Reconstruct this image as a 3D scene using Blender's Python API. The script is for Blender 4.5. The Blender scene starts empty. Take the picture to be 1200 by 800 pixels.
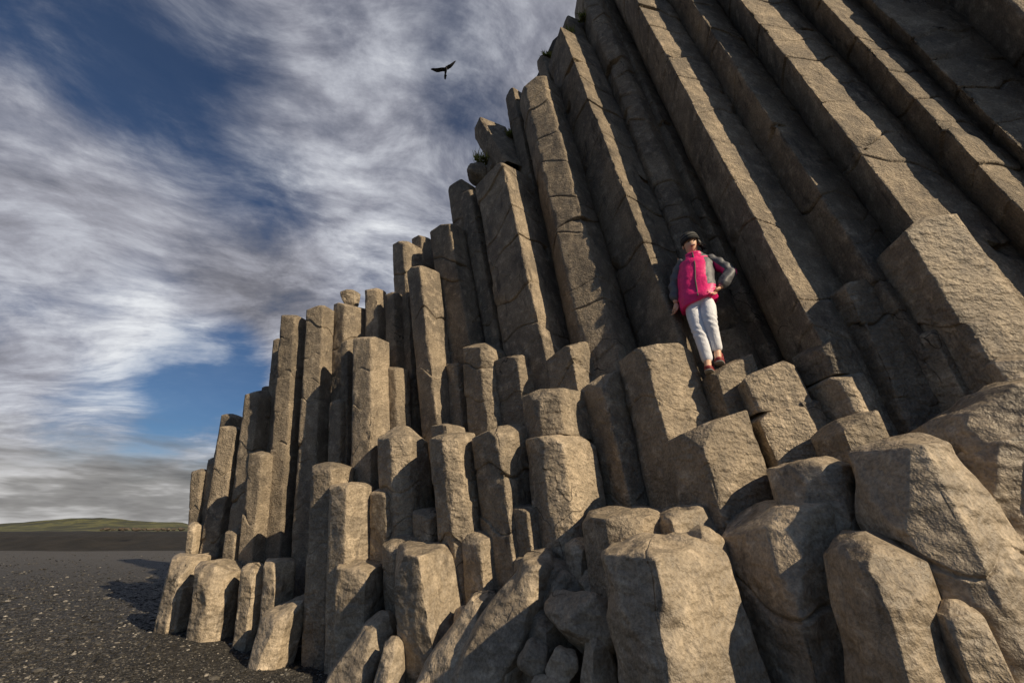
import bpy, bmesh, math, random
import numpy as np
from mathutils import Vector, Matrix

# ------------------------------------------------------------------ basics
scene = bpy.context.scene
COL = scene.collection
F = 467.0                      # focal length in photo pixels (1200 wide) = 14 mm lens
TH = math.atan(222.0 / F)      # camera pitch, from the horizon line
CT, ST = math.cos(TH), math.sin(TH)
SC = 0.75                      # survey units to metres (the person fixes the scale)
EYE = 1.65
CAM = np.array([0.0, 0.0, EYE])
SUN_AZ = (0.757, -0.653)         # horizontal direction towards the sun
SUN_EL = 30.0

def ray(x, y):
    u, w = x - 600.0, y - 400.0
    return np.array([u, F * CT + w * ST, F * ST - w * CT])

def project(P):
    q = np.asarray(P) - CAM
    zc = q[1] * CT + q[2] * ST
    yc = -q[1] * ST + q[2] * CT
    return 600 + F * q[0] / zc, 400 - F * yc / zc

def unit(v):
    v = np.asarray(v, float)
    return v / np.linalg.norm(v)

# plan lines of the cliff: its foot and the tall wall behind the stairs of stumps
FOOT = [(-13, 12.6), (-7.6, 9.75), (-6.6, 9.1), (-2.1, 6.1), (0, 4.7), (2, 3.35), (3.4, 2.5), (5, 1.7), (8, 0.3)]
WALL = [(-13, 11.6), (-7.4, 10.3), (-4.8, 9.0), (-1.5, 7.95), (1.1, 6.6), (3.05, 5.3), (4.7, 4.3), (7.3, 3.25), (10, 2.2), (16, 0)]

def hit(line, az):
    for (x0, y0), (x1, y1) in zip(line, line[1:]):
        # x = az*y
        f0, f1 = x0 - az * y0, x1 - az * y1
        if f0 <= 0 <= f1:
            t = -f0 / (f1 - f0)
            return y0 + t * (y1 - y0)
    return line[-1][1]

def depth(px, py, row):
    r = ray(px, py)
    az = r[0] / r[1]
    a, b = hit(FOOT, az), hit(WALL, az)
    return a + (b - a) * row

def at(px, py, Y):
    r = ray(px, py)
    return CAM + r * (Y / r[1])

# ------------------------------------------------------------------ noise (numpy gradient noise)
_rng = np.random.RandomState(7)
_perm = np.tile(_rng.permutation(256), 3).astype(np.int32)
_grad = _rng.normal(size=(256, 3)); _grad /= np.linalg.norm(_grad, axis=1)[:, None]
_grad = _grad.astype(np.float32)

def noise(P):
    P = np.asarray(P, np.float32)
    i = np.floor(P).astype(np.int32)
    f = P - i
    i &= 255
    u = f * f * f * (f * (f * 6 - 15) + 10)
    out = np.zeros(len(P), np.float32)
    for dx in (0, 1):
        wx = u[:, 0] if dx else 1 - u[:, 0]
        a = _perm[i[:, 0] + dx]
        for dy in (0, 1):
            wy = u[:, 1] if dy else 1 - u[:, 1]
            b = _perm[a + i[:, 1] + dy]
            for dz in (0, 1):
                wz = u[:, 2] if dz else 1 - u[:, 2]
                g = _grad[_perm[b + i[:, 2] + dz]]
                d = g[:, 0] * (f[:, 0] - dx) + g[:, 1] * (f[:, 1] - dy) + g[:, 2] * (f[:, 2] - dz)
                out += wx * wy * wz * d
    return out * 1.5

def fbm(P, octv=3, gain=0.5, lac=2.1):
    o = 0; a = 1.0; Q = np.asarray(P, np.float32)
    for k in range(octv):
        o = o + a * noise(Q + 17.3 * k)
        Q = Q * lac; a *= gain
    return o

def sstep(x):
    x = np.clip(x, 0, 1)
    return x * x * (3 - 2 * x)

# ------------------------------------------------------------------ object helpers
def link(o, parent=None):
    COL.objects.link(o)
    if parent is not None:
        o.parent = parent
    return o

def tag(o, label=None, cat=None, group=None, kind=None):
    if label: o['label'] = label
    if cat: o['category'] = cat
    if group: o['group'] = group
    if kind: o['kind'] = kind
    return o

def mesh_obj(name, verts, faces, mat, parent=None, loc=None, smooth=True):
    me = bpy.data.meshes.new(name)
    verts = np.asarray(verts, np.float64)
    if loc is not None:
        verts = verts - np.asarray(loc)
    me.from_pydata(verts.tolist(), [], faces if isinstance(faces, list) else faces.tolist())
    me.materials.append(mat)
    if smooth:
        me.polygons.foreach_set('use_smooth', [True] * len(me.polygons))
    me.update()
    o = bpy.data.objects.new(name, me)
    if loc is not None:
        o.location = loc
    return link(o, parent)

def grid_mesh(name, V, quads, tris, mat, loc):
    """fast path: numpy arrays straight into the mesh"""
    V = (np.asarray(V, np.float32) - np.asarray(loc, np.float32))
    me = bpy.data.meshes.new(name)
    nq, nt = len(quads), len(tris)
    me.vertices.add(len(V)); me.vertices.foreach_set('co', V.ravel())
    idx = np.concatenate([np.asarray(quads, np.int32).ravel(), np.asarray(tris, np.int32).ravel()])
    me.loops.add(len(idx)); me.loops.foreach_set('vertex_index', idx.astype(np.int32))
    me.polygons.add(nq + nt)
    st = np.concatenate([np.arange(nq) * 4, nq * 4 + np.arange(nt) * 3]).astype(np.int32)
    me.polygons.foreach_set('loop_start', st)
    me.polygons.foreach_set('use_smooth', np.ones(nq + nt, bool))
    me.materials.append(mat)
    me.update(calc_edges=True); me.validate()
    o = bpy.data.objects.new(name, me)
    o.location = [float(c) for c in loc]
    return link(o)

# ------------------------------------------------------------------ materials
class NT:
    def __init__(s, tree): s.t = tree; s.n = tree.nodes; s.l = tree.links
    def new(s, typ, **kw):
        n = s.n.new(typ)
        for k, v in kw.items(): setattr(n, k, v)
        return n
    def put(s, sock, v):
        if isinstance(v, bpy.types.NodeSocket): s.l.new(v, sock)
        elif v is not None: sock.default_value = v
    def math(s, op, a, b=None, c=None, clamp=False):
        n = s.new('ShaderNodeMath', operation=op); n.use_clamp = clamp
        s.put(n.inputs[0], a); s.put(n.inputs[1], b)
        if c is not None: s.put(n.inputs[2], c)
        return n.outputs[0]
    def vmath(s, op, a, b=None, out=0):
        n = s.new('ShaderNodeVectorMath', operation=op)
        s.put(n.inputs[0], a)
        if b is not None: s.put(n.inputs[1], b)
        return n.outputs[out]
    def scale(s, a, k):
        n = s.new('ShaderNodeVectorMath', operation='SCALE')
        s.put(n.inputs[0], a); s.put(n.inputs['Scale'], k)
        return n.outputs[0]
    def mix(s, fac, a, b, blend='MIX'):
        n = s.new('ShaderNodeMix', data_type='RGBA', blend_type=blend)
        s.put(n.inputs[0], fac); s.put(n.inputs[6], a); s.put(n.inputs[7], b)
        return n.outputs[2]
    def noise(s, vec, scale, detail=4, rough=0.55, dist=0.0):
        n = s.new('ShaderNodeTexNoise')
        s.put(n.inputs['Vector'], vec); n.inputs['Scale'].default_value = scale
        n.inputs['Detail'].default_value = detail; n.inputs['Roughness'].default_value = rough
        n.inputs['Distortion'].default_value = dist
        return n.outputs['Fac']
    def voro(s, vec, scale, feature='F1', out='Distance', rnd=1.0):
        n = s.new('ShaderNodeTexVoronoi', feature=feature)
        s.put(n.inputs['Vector'], vec); n.inputs['Scale'].default_value = scale
        n.inputs['Randomness'].default_value = rnd
        return n.outputs[out]
    def ramp(s, fac, stops):
        n = s.new('ShaderNodeValToRGB'); e = n.color_ramp.elements
        while len(e) < len(stops): e.new(0.5)
        for q, (p, c) in zip(e, stops):
            q.position = p; q.color = (*c, 1) if len(c) == 3 else c
        s.put(n.inputs[0], fac)
        return n.outputs[0]
    def rng(s, v, a, b, c=0.0, d=1.0, smooth=True):
        n = s.new('ShaderNodeMapRange', interpolation_type='SMOOTHSTEP' if smooth else 'LINEAR')
        s.put(n.inputs[0], v)
        for k, q in zip((1, 2, 3, 4), (a, b, c, d)): s.put(n.inputs[k], q)
        return n.outputs[0]

def new_mat(name):
    m = bpy.data.materials.new(name); m.use_nodes = True
    m.node_tree.nodes.clear()
    N = NT(m.node_tree)
    out = N.new('ShaderNodeOutputMaterial')
    b = N.new('ShaderNodeBsdfPrincipled')
    N.l.new(b.outputs[0], out.inputs[0])
    return m, N, b

def c4(r, g, b): return (r, g, b, 1)

def basalt(name, base, dark, pale, rough, fine, coarse, dimple, dscale=9.0):
    m, N, b = new_mat(name)
    geo = N.scale(N.new('ShaderNodeNewGeometry').outputs['Position'], 1.0 / SC)
    info = N.new('ShaderNodeObjectInfo').outputs['Random']
    off = N.scale((13.1, 7.7, 3.3), info)
    p = N.vmath('ADD', geo, off)
    n1 = N.noise(p, 1.3, 3, 0.6)
    n2 = N.noise(p, 6.0, 4, 0.65)
    n3 = N.noise(p, 38.0, 3, 0.7)
    col = N.mix(N.rng(n1, 0.33, 0.68), c4(*dark), c4(*base))
    col = N.mix(N.rng(n2, 0.5, 0.78), col, c4(*pale))
    stain = N.rng(N.noise(N.vmath('MULTIPLY', p, (2.2, 2.2, 0.7)), 1.6, 4, 0.7), 0.57, 0.72)
    col = N.mix(N.math('MULTIPLY', stain, 0.7), col, c4(dark[0] * 0.33, dark[1] * 0.33, dark[2] * 0.35))
    # per column tint and grain; shade in the pits painted into the colour
    tint = N.rng(info, 0, 1, 0.86, 1.2, False)
    col = N.scale(col, tint)
    col = N.scale(col, N.math('MULTIPLY', N.rng(n3, 0.3, 0.7, 0.72, 1.22), N.rng(n2, 0.3, 0.65, 0.84, 1.08)))
    # thin wandering cracks
    wn = N.new('ShaderNodeTexNoise'); N.put(wn.inputs['Vector'], p); wn.inputs['Scale'].default_value = 2.6; wn.inputs['Detail'].default_value = 2
    w = N.vmath('ADD', N.vmath('MULTIPLY', p, (1.0, 1.0, 1.35)), N.scale(wn.outputs['Color'], 0.45))
    ed = N.voro(w, 1.15, 'DISTANCE_TO_EDGE', 'Distance')
    gate = N.rng(N.noise(p, 0.9, 1, 0.5), 0.60, 0.68)
    crack = N.math('MULTIPLY', N.rng(ed, 0.002, 0.010, 1.0, 0.0), gate)
    col = N.mix(N.math('MULTIPLY', crack, 0.8), col, c4(0.012, 0.010, 0.008))
    N.put(b.inputs['Base Color'], col)
    N.put(b.inputs['Roughness'], N.rng(n2, 0.3, 0.7, rough - 0.12, rough + 0.08))
    b.inputs['Specular IOR Level'].default_value = 0.3
    # relief: long dimples, hackles, grain, cracks
    dim = N.noise(N.vmath('MULTIPLY', p, (1, 1, 1.8)), dscale, 1, 0.5)
    h = N.math('MULTIPLY', dim, dimple)
    h = N.math('ADD', h, N.math('MULTIPLY', n2, coarse))
    h = N.math('ADD', h, N.math('MULTIPLY', n3, fine))
    bp = N.new('ShaderNodeBump'); bp.inputs['Strength'].default_value = 1.0; bp.inputs['Distance'].default_value = SC
    N.put(bp.inputs['Height'], h)
    N.put(b.inputs['Normal'], bp.outputs[0])
    return m

M_ROUGH = basalt('rough_basalt', (0.385, 0.308, 0.222), (0.225, 0.185, 0.142), (0.50, 0.405, 0.298), 0.88, 0.046, 0.075, 0.014)
M_WORN = basalt('worn_basalt', (0.395, 0.314, 0.222), (0.25, 0.204, 0.152), (0.51, 0.412, 0.30), 0.60, 0.024, 0.055, 0.045)

M_POLISH = basalt('sea_polished_basalt', (0.39, 0.310, 0.219), (0.25, 0.204, 0.152), (0.50, 0.405, 0.295), 0.52, 0.011, 0.034, 0.045, 6.5)
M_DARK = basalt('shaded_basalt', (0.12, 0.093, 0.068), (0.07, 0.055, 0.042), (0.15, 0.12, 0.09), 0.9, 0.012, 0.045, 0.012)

# ------------------------------------------------------------------ a basalt column
ROCKS = {}
def column(label, yr, edges, yt, slope, row, kind='t', tilt=0.0, ftilt=0.12, dome=0.05, taper=0.0, tlen=0.8,
           yb=None, joints=None, k=1.0, seed=None, name='basalt_column', group=None, jd=None, cat=None, rb=None, wob=1.0):
    """edges: where its long edges run at photo height yr; yt: photo height of its top; slope: its lean."""
    seed = int(edges[0] * 13 + yr * 7) % 100000 if seed is None else seed
    R = random.Random(seed)
    L, Rr = edges[0], edges[-1]
    c = 0.5 * (L + Rr)
    edges = [c + (x - c) * (1.11 if kind == 'e' else 1.07) for x in edges]; L, Rr = edges[0], edges[-1]
    r1 = ray(c, yr)
    yf = yr - 120.0
    r2 = ray(c - slope * (yr - yf), yf)
    n = unit(np.cross(r1, r2))
    d = unit(np.array([0, 0, 1.0]) - n[2] * n)
    Y = depth(c, yr, row)
    P0 = CAM + r1 * (Y / r1[1])
    al = math.atan2(r1[0], r1[1])
    a = np.array([math.sin(al), math.cos(al), 0]); l = np.array([math.cos(al), -math.sin(al), 0])
    rho0 = float((P0 - CAM) @ a)
    def onray(x, rho):
        r = ray(x, yr)
        return CAM + r * (rho / float(r @ a))
    w = 0.5 * np.linalg.norm(onray(Rr, rho0) - onray(L, rho0))
    poly = []
    for x in edges:
        t = (x - c) / (0.5 * (Rr - L))
        rho = rho0 - k * w * math.sqrt(max(0, 1 - t * t))
        P = onray(x, rho)
        P = P + d * ((P0[2] - P[2]) / d[2])
        poly.append((float((P - P0) @ l), float((P - P0) @ a)))
    bd = 1.0 if kind == 't' else 1.5
    poly += [(0.9 * w, bd * w), (-0.9 * w, bd * w)]
    poly = np.array(poly)
    def s_at(y, foff=0.0):
        # position along the axis (front shifted towards the camera) that projects to photo height y
        B = P0 - a * foff - CAM
        tv = (400 - y) / F
        # yc = tv*zc
        A0 = -B[1] * ST + B[2] * CT - tv * (B[1] * CT + B[2] * ST)
        A1 = -d[1] * ST + d[2] * CT - tv * (d[1] * CT + d[2] * ST)
        return -A0 / A1
    s_top = s_at(yt, 0.6 * k * w)
    s_bot = (-0.35 - P0[2]) / d[2]
    if yb is not None:
        s_bot = max(s_bot, s_at(yb, 0.6 * k * w))
    er = kind == 'e'
    sm = kind == 's'
    dist = Y
    res = min(0.04, max(0.014, dist * 0.0036))
    # perimeter with slightly rounded corners
    seg = np.roll(poly, -1, 0) - poly
    ln = np.linalg.norm(seg, axis=1); per = ln.sum()
    M = int(np.clip(per / res, 36, 150))
    acc = np.concatenate([[0], np.cumsum(ln)])
    HM = M * 4
    tt = np.arange(HM) / HM * per
    ii = np.clip(np.searchsorted(acc, tt, 'right') - 1, 0, len(ln) - 1)
    pts = poly[ii] + seg[ii] * ((tt - acc[ii]) / ln[ii])[:, None]
    sig = (0.009 if kind == 't' else 0.010 if sm else 0.013) * min(1.4, w / 0.35) / (per / HM)
    kx = np.arange(-int(3 * sig) - 1, int(3 * sig) + 2); kern = np.exp(-0.5 * (kx / sig) ** 2); kern /= kern.sum()
    sp = np.zeros_like(pts)
    for q, wt in zip(kx, kern): sp += wt * np.roll(pts, -q, 0)
    pts = sp[::4]; tt = tt[::4]
    tg = np.roll(pts, -1, 0) - np.roll(pts, 1, 0)
    nn = np.stack([tg[:, 1], -tg[:, 0]], 1); nn /= np.linalg.norm(nn, axis=1)[:, None] + 1e-9
    if (nn * pts).sum() < 0: nn = -nn
    dc = np.min(np.abs((tt[:, None] - acc[None, :-1] + per / 2) % per - per / 2), axis=1)
    # joints between the segments of the column
    if joints is None:
        js = []; s = s_top - R.uniform(0.5, 1.1) * (1.0 if kind == 't' else 0.8)
        while s > s_bot + 0.3:
            js.append(s); s -= R.uniform(0.35, 1.0) if kind == 't' else R.uniform(0.35, 0.9)
    else:
        js = [s_at(y, 0.6 * k * w) for y in joints]
    rb = (0.016 if kind == 't' else 0.018 if sm else 0.035) if rb is None else rb
    rb = min(rb, 0.4 * (s_top - s_bot), 0.45 * w * (1 - taper))
    ss = list(np.arange(s_bot, s_top - rb, res * 1.35))
    for j in js: ss += [j - 0.035, j - 0.012, j, j + 0.012, j + 0.035]
    ss += [s_top - rb * (1 - math.sin(q * math.pi / 2 / 6)) for q in range(0, 7)]
    if yb is not None: ss += [s_bot + rb * q for q in (0.06, 0.15, 0.3, 0.5, 0.8, 1.0)]
    ss = np.array(sorted(set(round(float(q), 4) for q in ss if s_bot <= q <= s_top + 1e-6)))
    ns = len(ss)
    S = np.repeat(ss, M); T = np.tile(np.arange(M), ns)
    lat, dep = pts[T, 0].copy(), pts[T, 1].copy()
    # taper
    scl = 1.0 - taper * sstep((S - (s_top - tlen)) / tlen)
    # segments: each a little shifted and scaled
    inset = np.zeros_like(S); sl = np.zeros_like(S); sd = np.zeros_like(S)
    warp = np.zeros_like(S)
    bounds = sorted(js)
    segi = np.searchsorted(np.array(bounds), S) if bounds else np.zeros(len(S), int)
    sh = np.array([(R.uniform(-1, 1), R.uniform(-1, 1), R.uniform(-1, 1)) for _ in range(len(bounds) + 1)])
    amp = 0.012 if kind == 't' else 0.018
    if er: amp = 0.012
    sl += sh[segi, 0] * amp; sd += sh[segi, 1] * amp; scl = scl * (1 + (0.016 if kind == 't' else 0.02) * sh[segi, 2])
    for j in bounds:
        e = np.abs(S - j)
        gd = jd if jd is not None else R.choice([0.014, 0.022, 0.032, 0.045])
        pa = np.arctan2(dep, lat); p0 = R.uniform(0, 6.28)
        pm = np.clip(0.55 + 0.8 * np.cos(pa - p0) + 0.4 * np.cos(3 * pa + 2 * p0), 0.06, 1) if jd is None else 1.0
        inset += min(1.0, w / 0.42) * pm * (gd * np.exp(-(e / 0.013) ** 2) + 0.08 * gd * np.exp(-(e / 0.05) ** 2))
        if not er and R.random() < (0.4 if kind == 't' else 0.7):      # a piece missing at one corner beside the joint
            pc = R.choice([math.atan2(q_[1], q_[0]) for q_ in poly[:len(edges)]]) + R.uniform(-.2, .2)
            da = np.abs((pa - pc + math.pi) % (2 * math.pi) - math.pi)
            up = R.choice([-1, 1]); hgt = R.uniform(.10, .30)
            ee = up * (S - j)
            inset += R.uniform(.06, .17) * w * np.clip(1 - ee / hgt, 0, 1) * (ee > -0.004) * sstep(1.35 - da / R.uniform(.28, .5)) 
        ta, tb, tc = R.uniform(-.45, .45), R.uniform(-.3, .3), R.uniform(0, 50)
        wv = ta * lat + tb * dep + 0.07 * np.sin(3.1 * np.arctan2(dep, lat) + tc)
        warp += wv * np.exp(-(e / 0.22) ** 2)
    bl = sstep((S - (s_top - max(0.35, 1.3 * w))) / max(0.35, 1.3 * w))
    warp += bl * (tilt * lat + ftilt * (dep + 0.6 * k * w))
    # rounded top and bottom rims
    q = np.clip((S - (s_top - rb)) / rb, 0, 1)
    scl = scl * (1 - rb / w * (1 - np.sqrt(1 - np.minimum(q, 0.9999) ** 2)))
    if yb is not None:
        q = np.clip(((s_bot + rb) - S) / rb, 0, 1)
        inset += 0.6 * rb * (1 - np.sqrt(1 - np.minimum(q, 0.9999) ** 2))
    lat = lat * scl + sl; dep = dep * scl + sd
    n2 = nn[T]
    base = P0[None, :] + (S + warp)[:, None] * d[None, :] + lat[:, None] * l[None, :] + dep[:, None] * a[None, :]
    n3 = n2[:, :1] * l[None, :] + n2[:, 1:] * a[None, :]
    so = np.array([R.uniform(0, 90) for _ in range(3)])
    Q = base + so
    if er:
        ds = 0.022 * noise(Q * 1.2) - 0.08 * np.clip(noise(Q * 2.1 + 9) - 0.15, 0, 1) + 0.011 * fbm(Q * np.array([5.5, 5.5, 3.5]), 2) + 0.004 * noise(Q * 11)
        ds *= min(1.5, w / 0.42)
    elif sm:
        ds = 0.012 * noise(Q * 1.2) + 0.007 * fbm(Q * 3.6, 2) + 0.004 * fbm(Q * 9, 2)
        ds *= min(1.3, w / 0.38)
    else:
        ds = 0.012 * noise(Q * np.array([1.2, 1.2, .6])) + 0.007 * fbm(Q * np.array([3.8, 3.8, 2.4]), 2) + 0.005 * fbm(Q * 10, 2)
    ds *= wob
    # edges knocked off here and there
    cw = np.exp(-(dc[T] / (0.035 if not er else 0.08)) ** 2)
    ch = np.clip(fbm(Q * 2.7 + 31, 2) + 0.05, 0, 1)
    ds = ds - cw * ((0.002 + 0.045 * ch) if not er else (0.004 + 0.05 * ch)) * min(1.2, w / 0.35)
    base = base + n3 * (ds - inset)[:, None]
    # cap
    ring = base[-M:]
    cen = ring.mean(0)
    rings = [base]
    fs = [0.93, 0.8, 0.62, 0.42, 0.22]
    for f in fs:
        V = cen + (ring - cen) * f
        hz = dome * (1 - f * f) + (0.03 if not er else 0.07) * fbm((V + so) * 2.8, 2) * (1 - f ** 4)
        rings.append(V + d[None, :] * hz[:, None])
    rings.append(rings[-1].mean(0)[None, :] + 0.01 * d)
    V = np.concatenate(rings)
    # corners and facets broken off along planes
    nch = {'t': 3, 's': 3, 'e': 5}[kind]
    for q in range(nch):
        side = er and q >= 2
        th = R.uniform(-1.35, 1.35)
        nd = math.sin(th) * l - math.cos(th) * a + (R.uniform(.10, .45) if side else R.uniform(.5, 1.7)) * d
        nd = unit(nd)
        pr = V @ nd
        cut = (R.uniform(.08, .22) if side else R.uniform(.05, .18)) * w
        ex = pr - (pr.max() - cut + 0.035 * w * noise((V + so) * 2.2 + q))
        ex = np.maximum(ex, 0)
        V = V - ex[:, None] * nd[None, :] * 0.97
    nr = ns + len(fs)
    ai = np.arange(nr - 1)[:, None] * M
    b0 = np.arange(M)[None, :]; b1 = (b0 + 1) % M
    quads = np.stack([ai + b0, ai + b1, ai + M + b1, ai + M + b0], -1).reshape(-1, 4)
    tip = len(V) - 1
    lastr = (nr - 1) * M
    tris = np.stack([lastr + np.arange(M), lastr + (np.arange(M) + 1) % M, np.full(M, tip)], -1)
    # outward orientation
    v0, v1, v2 = V[quads[0, 0]], V[quads[0, 1]], V[quads[0, 3]]
    if np.cross(v1 - v0, v2 - v0) @ n3[0] < 0:
        quads = quads[:, ::-1]; tris = tris[:, ::-1]
    loc = P0 + d * s_bot
    o = grid_mesh(name, V, quads, tris, {'t': M_ROUGH, 's': M_WORN, 'e': M_POLISH}[kind], loc)
    g = group or {'t': 'basalt columns standing in the cliff', 's': 'broken off basalt stumps stepping up the cliff',
                  'e': 'sea worn basalt blocks at the cliff foot'}[kind]
    tag(o, label, cat or {'t': 'basalt column', 's': 'basalt stump', 'e': 'rock block'}[kind], g)
    o['kind'] = 'thing'
    ROCKS[label] = dict(P0=P0, d=d, s_top=s_top, w=w, a=a, l=l, top=P0 + d * s_top)
    return o

# ------------------------------------------------------------------ a loose boulder
def boulder(label, px, py, wpx, hpx, row, seed, roll=0.0, facets=11, mat=None, lenf=0.9, name='boulder', cat='boulder',
            group='loose boulders wedged among the columns', round_=0.10, Y=None):
    R = np.random.RandomState(seed)
    Y = depth(px, py, row) if Y is None else Y
    P = at(px, py, Y)
    zc = Y * CT + (P[2] - EYE) * ST
    hx, hz = 0.5 * wpx * zc / F, 0.5 * hpx * zc / F
    nu, nv = 84, 42
    th = np.linspace(0, 2 * np.pi, nu, endpoint=False); ph = np.linspace(0.02, np.pi - 0.02, nv)
    D = np.stack([np.outer(np.sin(ph), np.cos(th)), np.outer(np.sin(ph), np.sin(th)), np.outer(np.cos(ph), np.ones(nu))], -1).reshape(-1, 3)
    pl = R.normal(size=(facets, 3)); pl /= np.linalg.norm(pl, axis=1)[:, None]
    hh = R.uniform(0.62, 1.0, facets)
    dots = D @ pl.T
    rr = np.where(dots > 0.05, hh / np.maximum(dots, 0.05), 9.0)
    kx = 30.0
    rad = -np.log(np.exp(-kx * np.minimum(rr, 1.6)).sum(1) + np.exp(-kx * 1.3)) / kx
    V = D * rad[:, None]
    V /= np.abs(V).max(0)
    V = V + D * (0.05 * fbm(D * 1.7 + seed, 3) - 0.03 * np.abs(noise(D * 2.6 + seed)))[:, None]
    V = V * np.array([hx, lenf * 0.5 * (hx + hz), hz])
    c, s = math.cos(roll), math.sin(roll)
    V = np.stack([V[:, 0] * c - V[:, 2] * s, V[:, 1], V[:, 0] * s + V[:, 2] * c], 1)
    yaw = -math.atan2(P[0], P[1])
    c, s = math.cos(yaw), math.sin(yaw)
    V = np.stack([V[:, 0] * c - V[:, 1] * s, V[:, 0] * s + V[:, 1] * c, V[:, 2]], 1)
    V = V + P
    i = np.arange(nv - 1)[:, None] * nu; b0 = np.arange(nu)[None]; b1 = (b0 + 1) % nu
    quads = np.stack([i + b0, i + nu + b0, i + nu + b1, i + b1], -1).reshape(-1, 4)
    V = np.concatenate([V, V[:nu].mean(0)[None], V[-nu:].mean(0)[None]])
    t0 = np.stack([np.full(nu, len(V) - 2), np.arange(nu), (np.arange(nu) + 1) % nu], -1)
    t1 = np.stack([np.full(nu, len(V) - 1), (nv - 1) * nu + (np.arange(nu) + 1) % nu, (nv - 1) * nu + np.arange(nu)], -1)
    o = grid_mesh(name, V, quads, np.concatenate([t0, t1]), mat or M_POLISH, [P[0], P[1], P[2] - hz])
    return tag(o, label, cat, group)

# ------------------------------------------------------------------ the cliff, column by column
C = column
G2 = 'loose boulders lying on and among the columns'
# --- far left end
C('dark blunt column at the far left end of the cliff', 600, [222, 233, 246], 552, -.06, .75, tilt=.1, dome=.06)
C('thin dark sliver of column second from the far left end', 600, [238, 249, 262], 539, -.10, .95)
C('short capped column peeping out behind the narrow bright striped one at the left end', 500, [258, 268, 285], 487, -.16, .95)
C('narrow column with one bright stripe, left of the wide shadowed column', 560, [249, 268, 277], 501, -.16, .72)
C('wide wholly shadowed column with a rounded shoulder in the left part', 520, [281, 297, 321], 460, -.12, .95, tilt=.2, dome=.1)
C('dark stub of column showing just above the wide shadowed one at left', 468, [306, 315, 325], 453, -.08, 1.1)
C('pale fronted lower column at the left whose left face alone is lit', 580, [287, 302, 319], 532, -.09, .5)
C('dark silhouetted column behind the first tall slender one at left', 440, [317, 326, 336], 398, -.09, 1.0)
C('first tall slender column from the left, bright right face', 450, [324, 340, 355], 369, -.06, .56, dome=.03)
C('second tall slender column from the left, flat topped, bright right face', 450, [355, 374, 391], 359, -.05, .74, dome=.03)
C('tall column carrying the little loose boulder on its top', 390, [391, 403, 419, 431], 356, -.03, .95)
C('thin column squeezed in left of the bright faced mid height one', 450, [400, 407, 417], 400, -.01, .6)
C('mid height column with a long bright front below the boulder topped one', 450, [414, 434, 456], 394, .0, .5, joints=[432, 478, 520, 590], dome=.04)
C('square topped column lit only at its tip, right of the boulder topped one', 370, [429, 442, 453], 337, .02, .95)
C('plain grey column with a small lit tip, left of the shadowed edge one', 400, [453, 463, 479], 343, .05, .9)
C('dark slot column between the lit tip one and the long bright slab', 430, [472, 482, 494], 330, .07, 1.0)
C('column with a bright square head behind the long bright slab', 330, [463, 477, 501], 284, .06, 1.0)
C('low dark stub on the skyline left of the twin jointed column', 300, [484, 495, 512], 277, .08, 1.15)
C('long slab of column with a broad bright front, left of the twin jointed one', 380, [484, 500, 522], 312, .12, .72, joints=[370, 440, 505], dome=.02)
C('jointed column with a bright centre stripe left of the rounded skyline knob', 330, [513, 538, 562], 264, .17, .93, dome=.05)
# --- middle, up to the skyline
C('rounded dark column forming the knob on the skyline', 260, [532, 547, 566], 210, .17, 1.08, dome=.16, rb=.12)
C('slim dark column between the skyline knob and the narrow striped one', 330, [557, 571, 586], 224, .19, .98)
C('broad dark column with one thin bright stripe under the tilted block', 330, [579, 620, 656], 196, .22, .93, dome=.06, k=1.15)
C('dark ragged column at the skyline right of the tilted block', 200, [610, 622, 636], 105, .22, 1.05)
C('column with a rough mottled left face and a bright stripe', 300, [649, 660, 694, 719], 97, .26, .95, k=1.15)
C('narrow dark column with grass at its head on the skyline', 130, [648, 657, 672], 63, .33, 1.08)
C('tall dark column with a bright stripe ending left of the standing person', 200, [685, 722, 757], 42, .385, .97, k=1.15)
C('dark jagged column head just below the top edge of the picture at the skyline', 60, [670, 680, 694], 20, .36, 1.08)
C('dark grey column meeting the top edge at the skyline corner', 60, [690, 708, 725, 745], -14, .40, 1.26)
C('dull grey column rising directly behind the standing person', 200, [768, 803, 822], -40, .46, 1.24)
C('column with the broadest bright stripe, right above the standing person', 200, [821, 855, 906], -130, .56, .93, k=1.15)
C('column with a thin zigzag bright edge, right of the broadest striped one', 250, [924, 977, 1018], -130, .66, .93, k=1.15)
C('column with a thin bright edge running down to the big tilted block', 150, [940, 987, 1052], -130, .80, .92, k=1.15)
C('leaning column with a long bright stripe reaching the right edge of the picture', 100, [1008, 1058, 1098], -110, .93, .93, k=1.15)
C('uppermost right leaning column with a wide bright stripe', 100, [1085, 1124, 1190], -90, 1.04, .92, k=1.15)
C('dark striated overhanging rock filling the top right corner', 50, [1114, 1235, 1400], -90, 1.0, 1.02, wob=1.6)
# --- blocks and stumps right of the person
C('large tilted hexagonal block with a broad bright face at right', 340, [1040, 1106, 1186], 262, .62, .66, 's', tilt=.32, dome=.02, rb=.03, joints=[372], jd=.012)
C('dark stump in the shade left of the large tilted block', 400, [986, 1022, 1074], 331, .45, .78, 's', tilt=.1)
C('small dark stump with a flat head where the broadest bright stripe ends', 386, [944, 958, 986], 354, .50, .86, 's')
C('dark foot of column in the shade below the large tilted block', 420, [1066, 1110, 1150], 385, .5, .70, 's')
C('small bright block cut by the right edge below the large tilted block', 440, [1164, 1178, 1240], 417, .55, .42, 'e')
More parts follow.
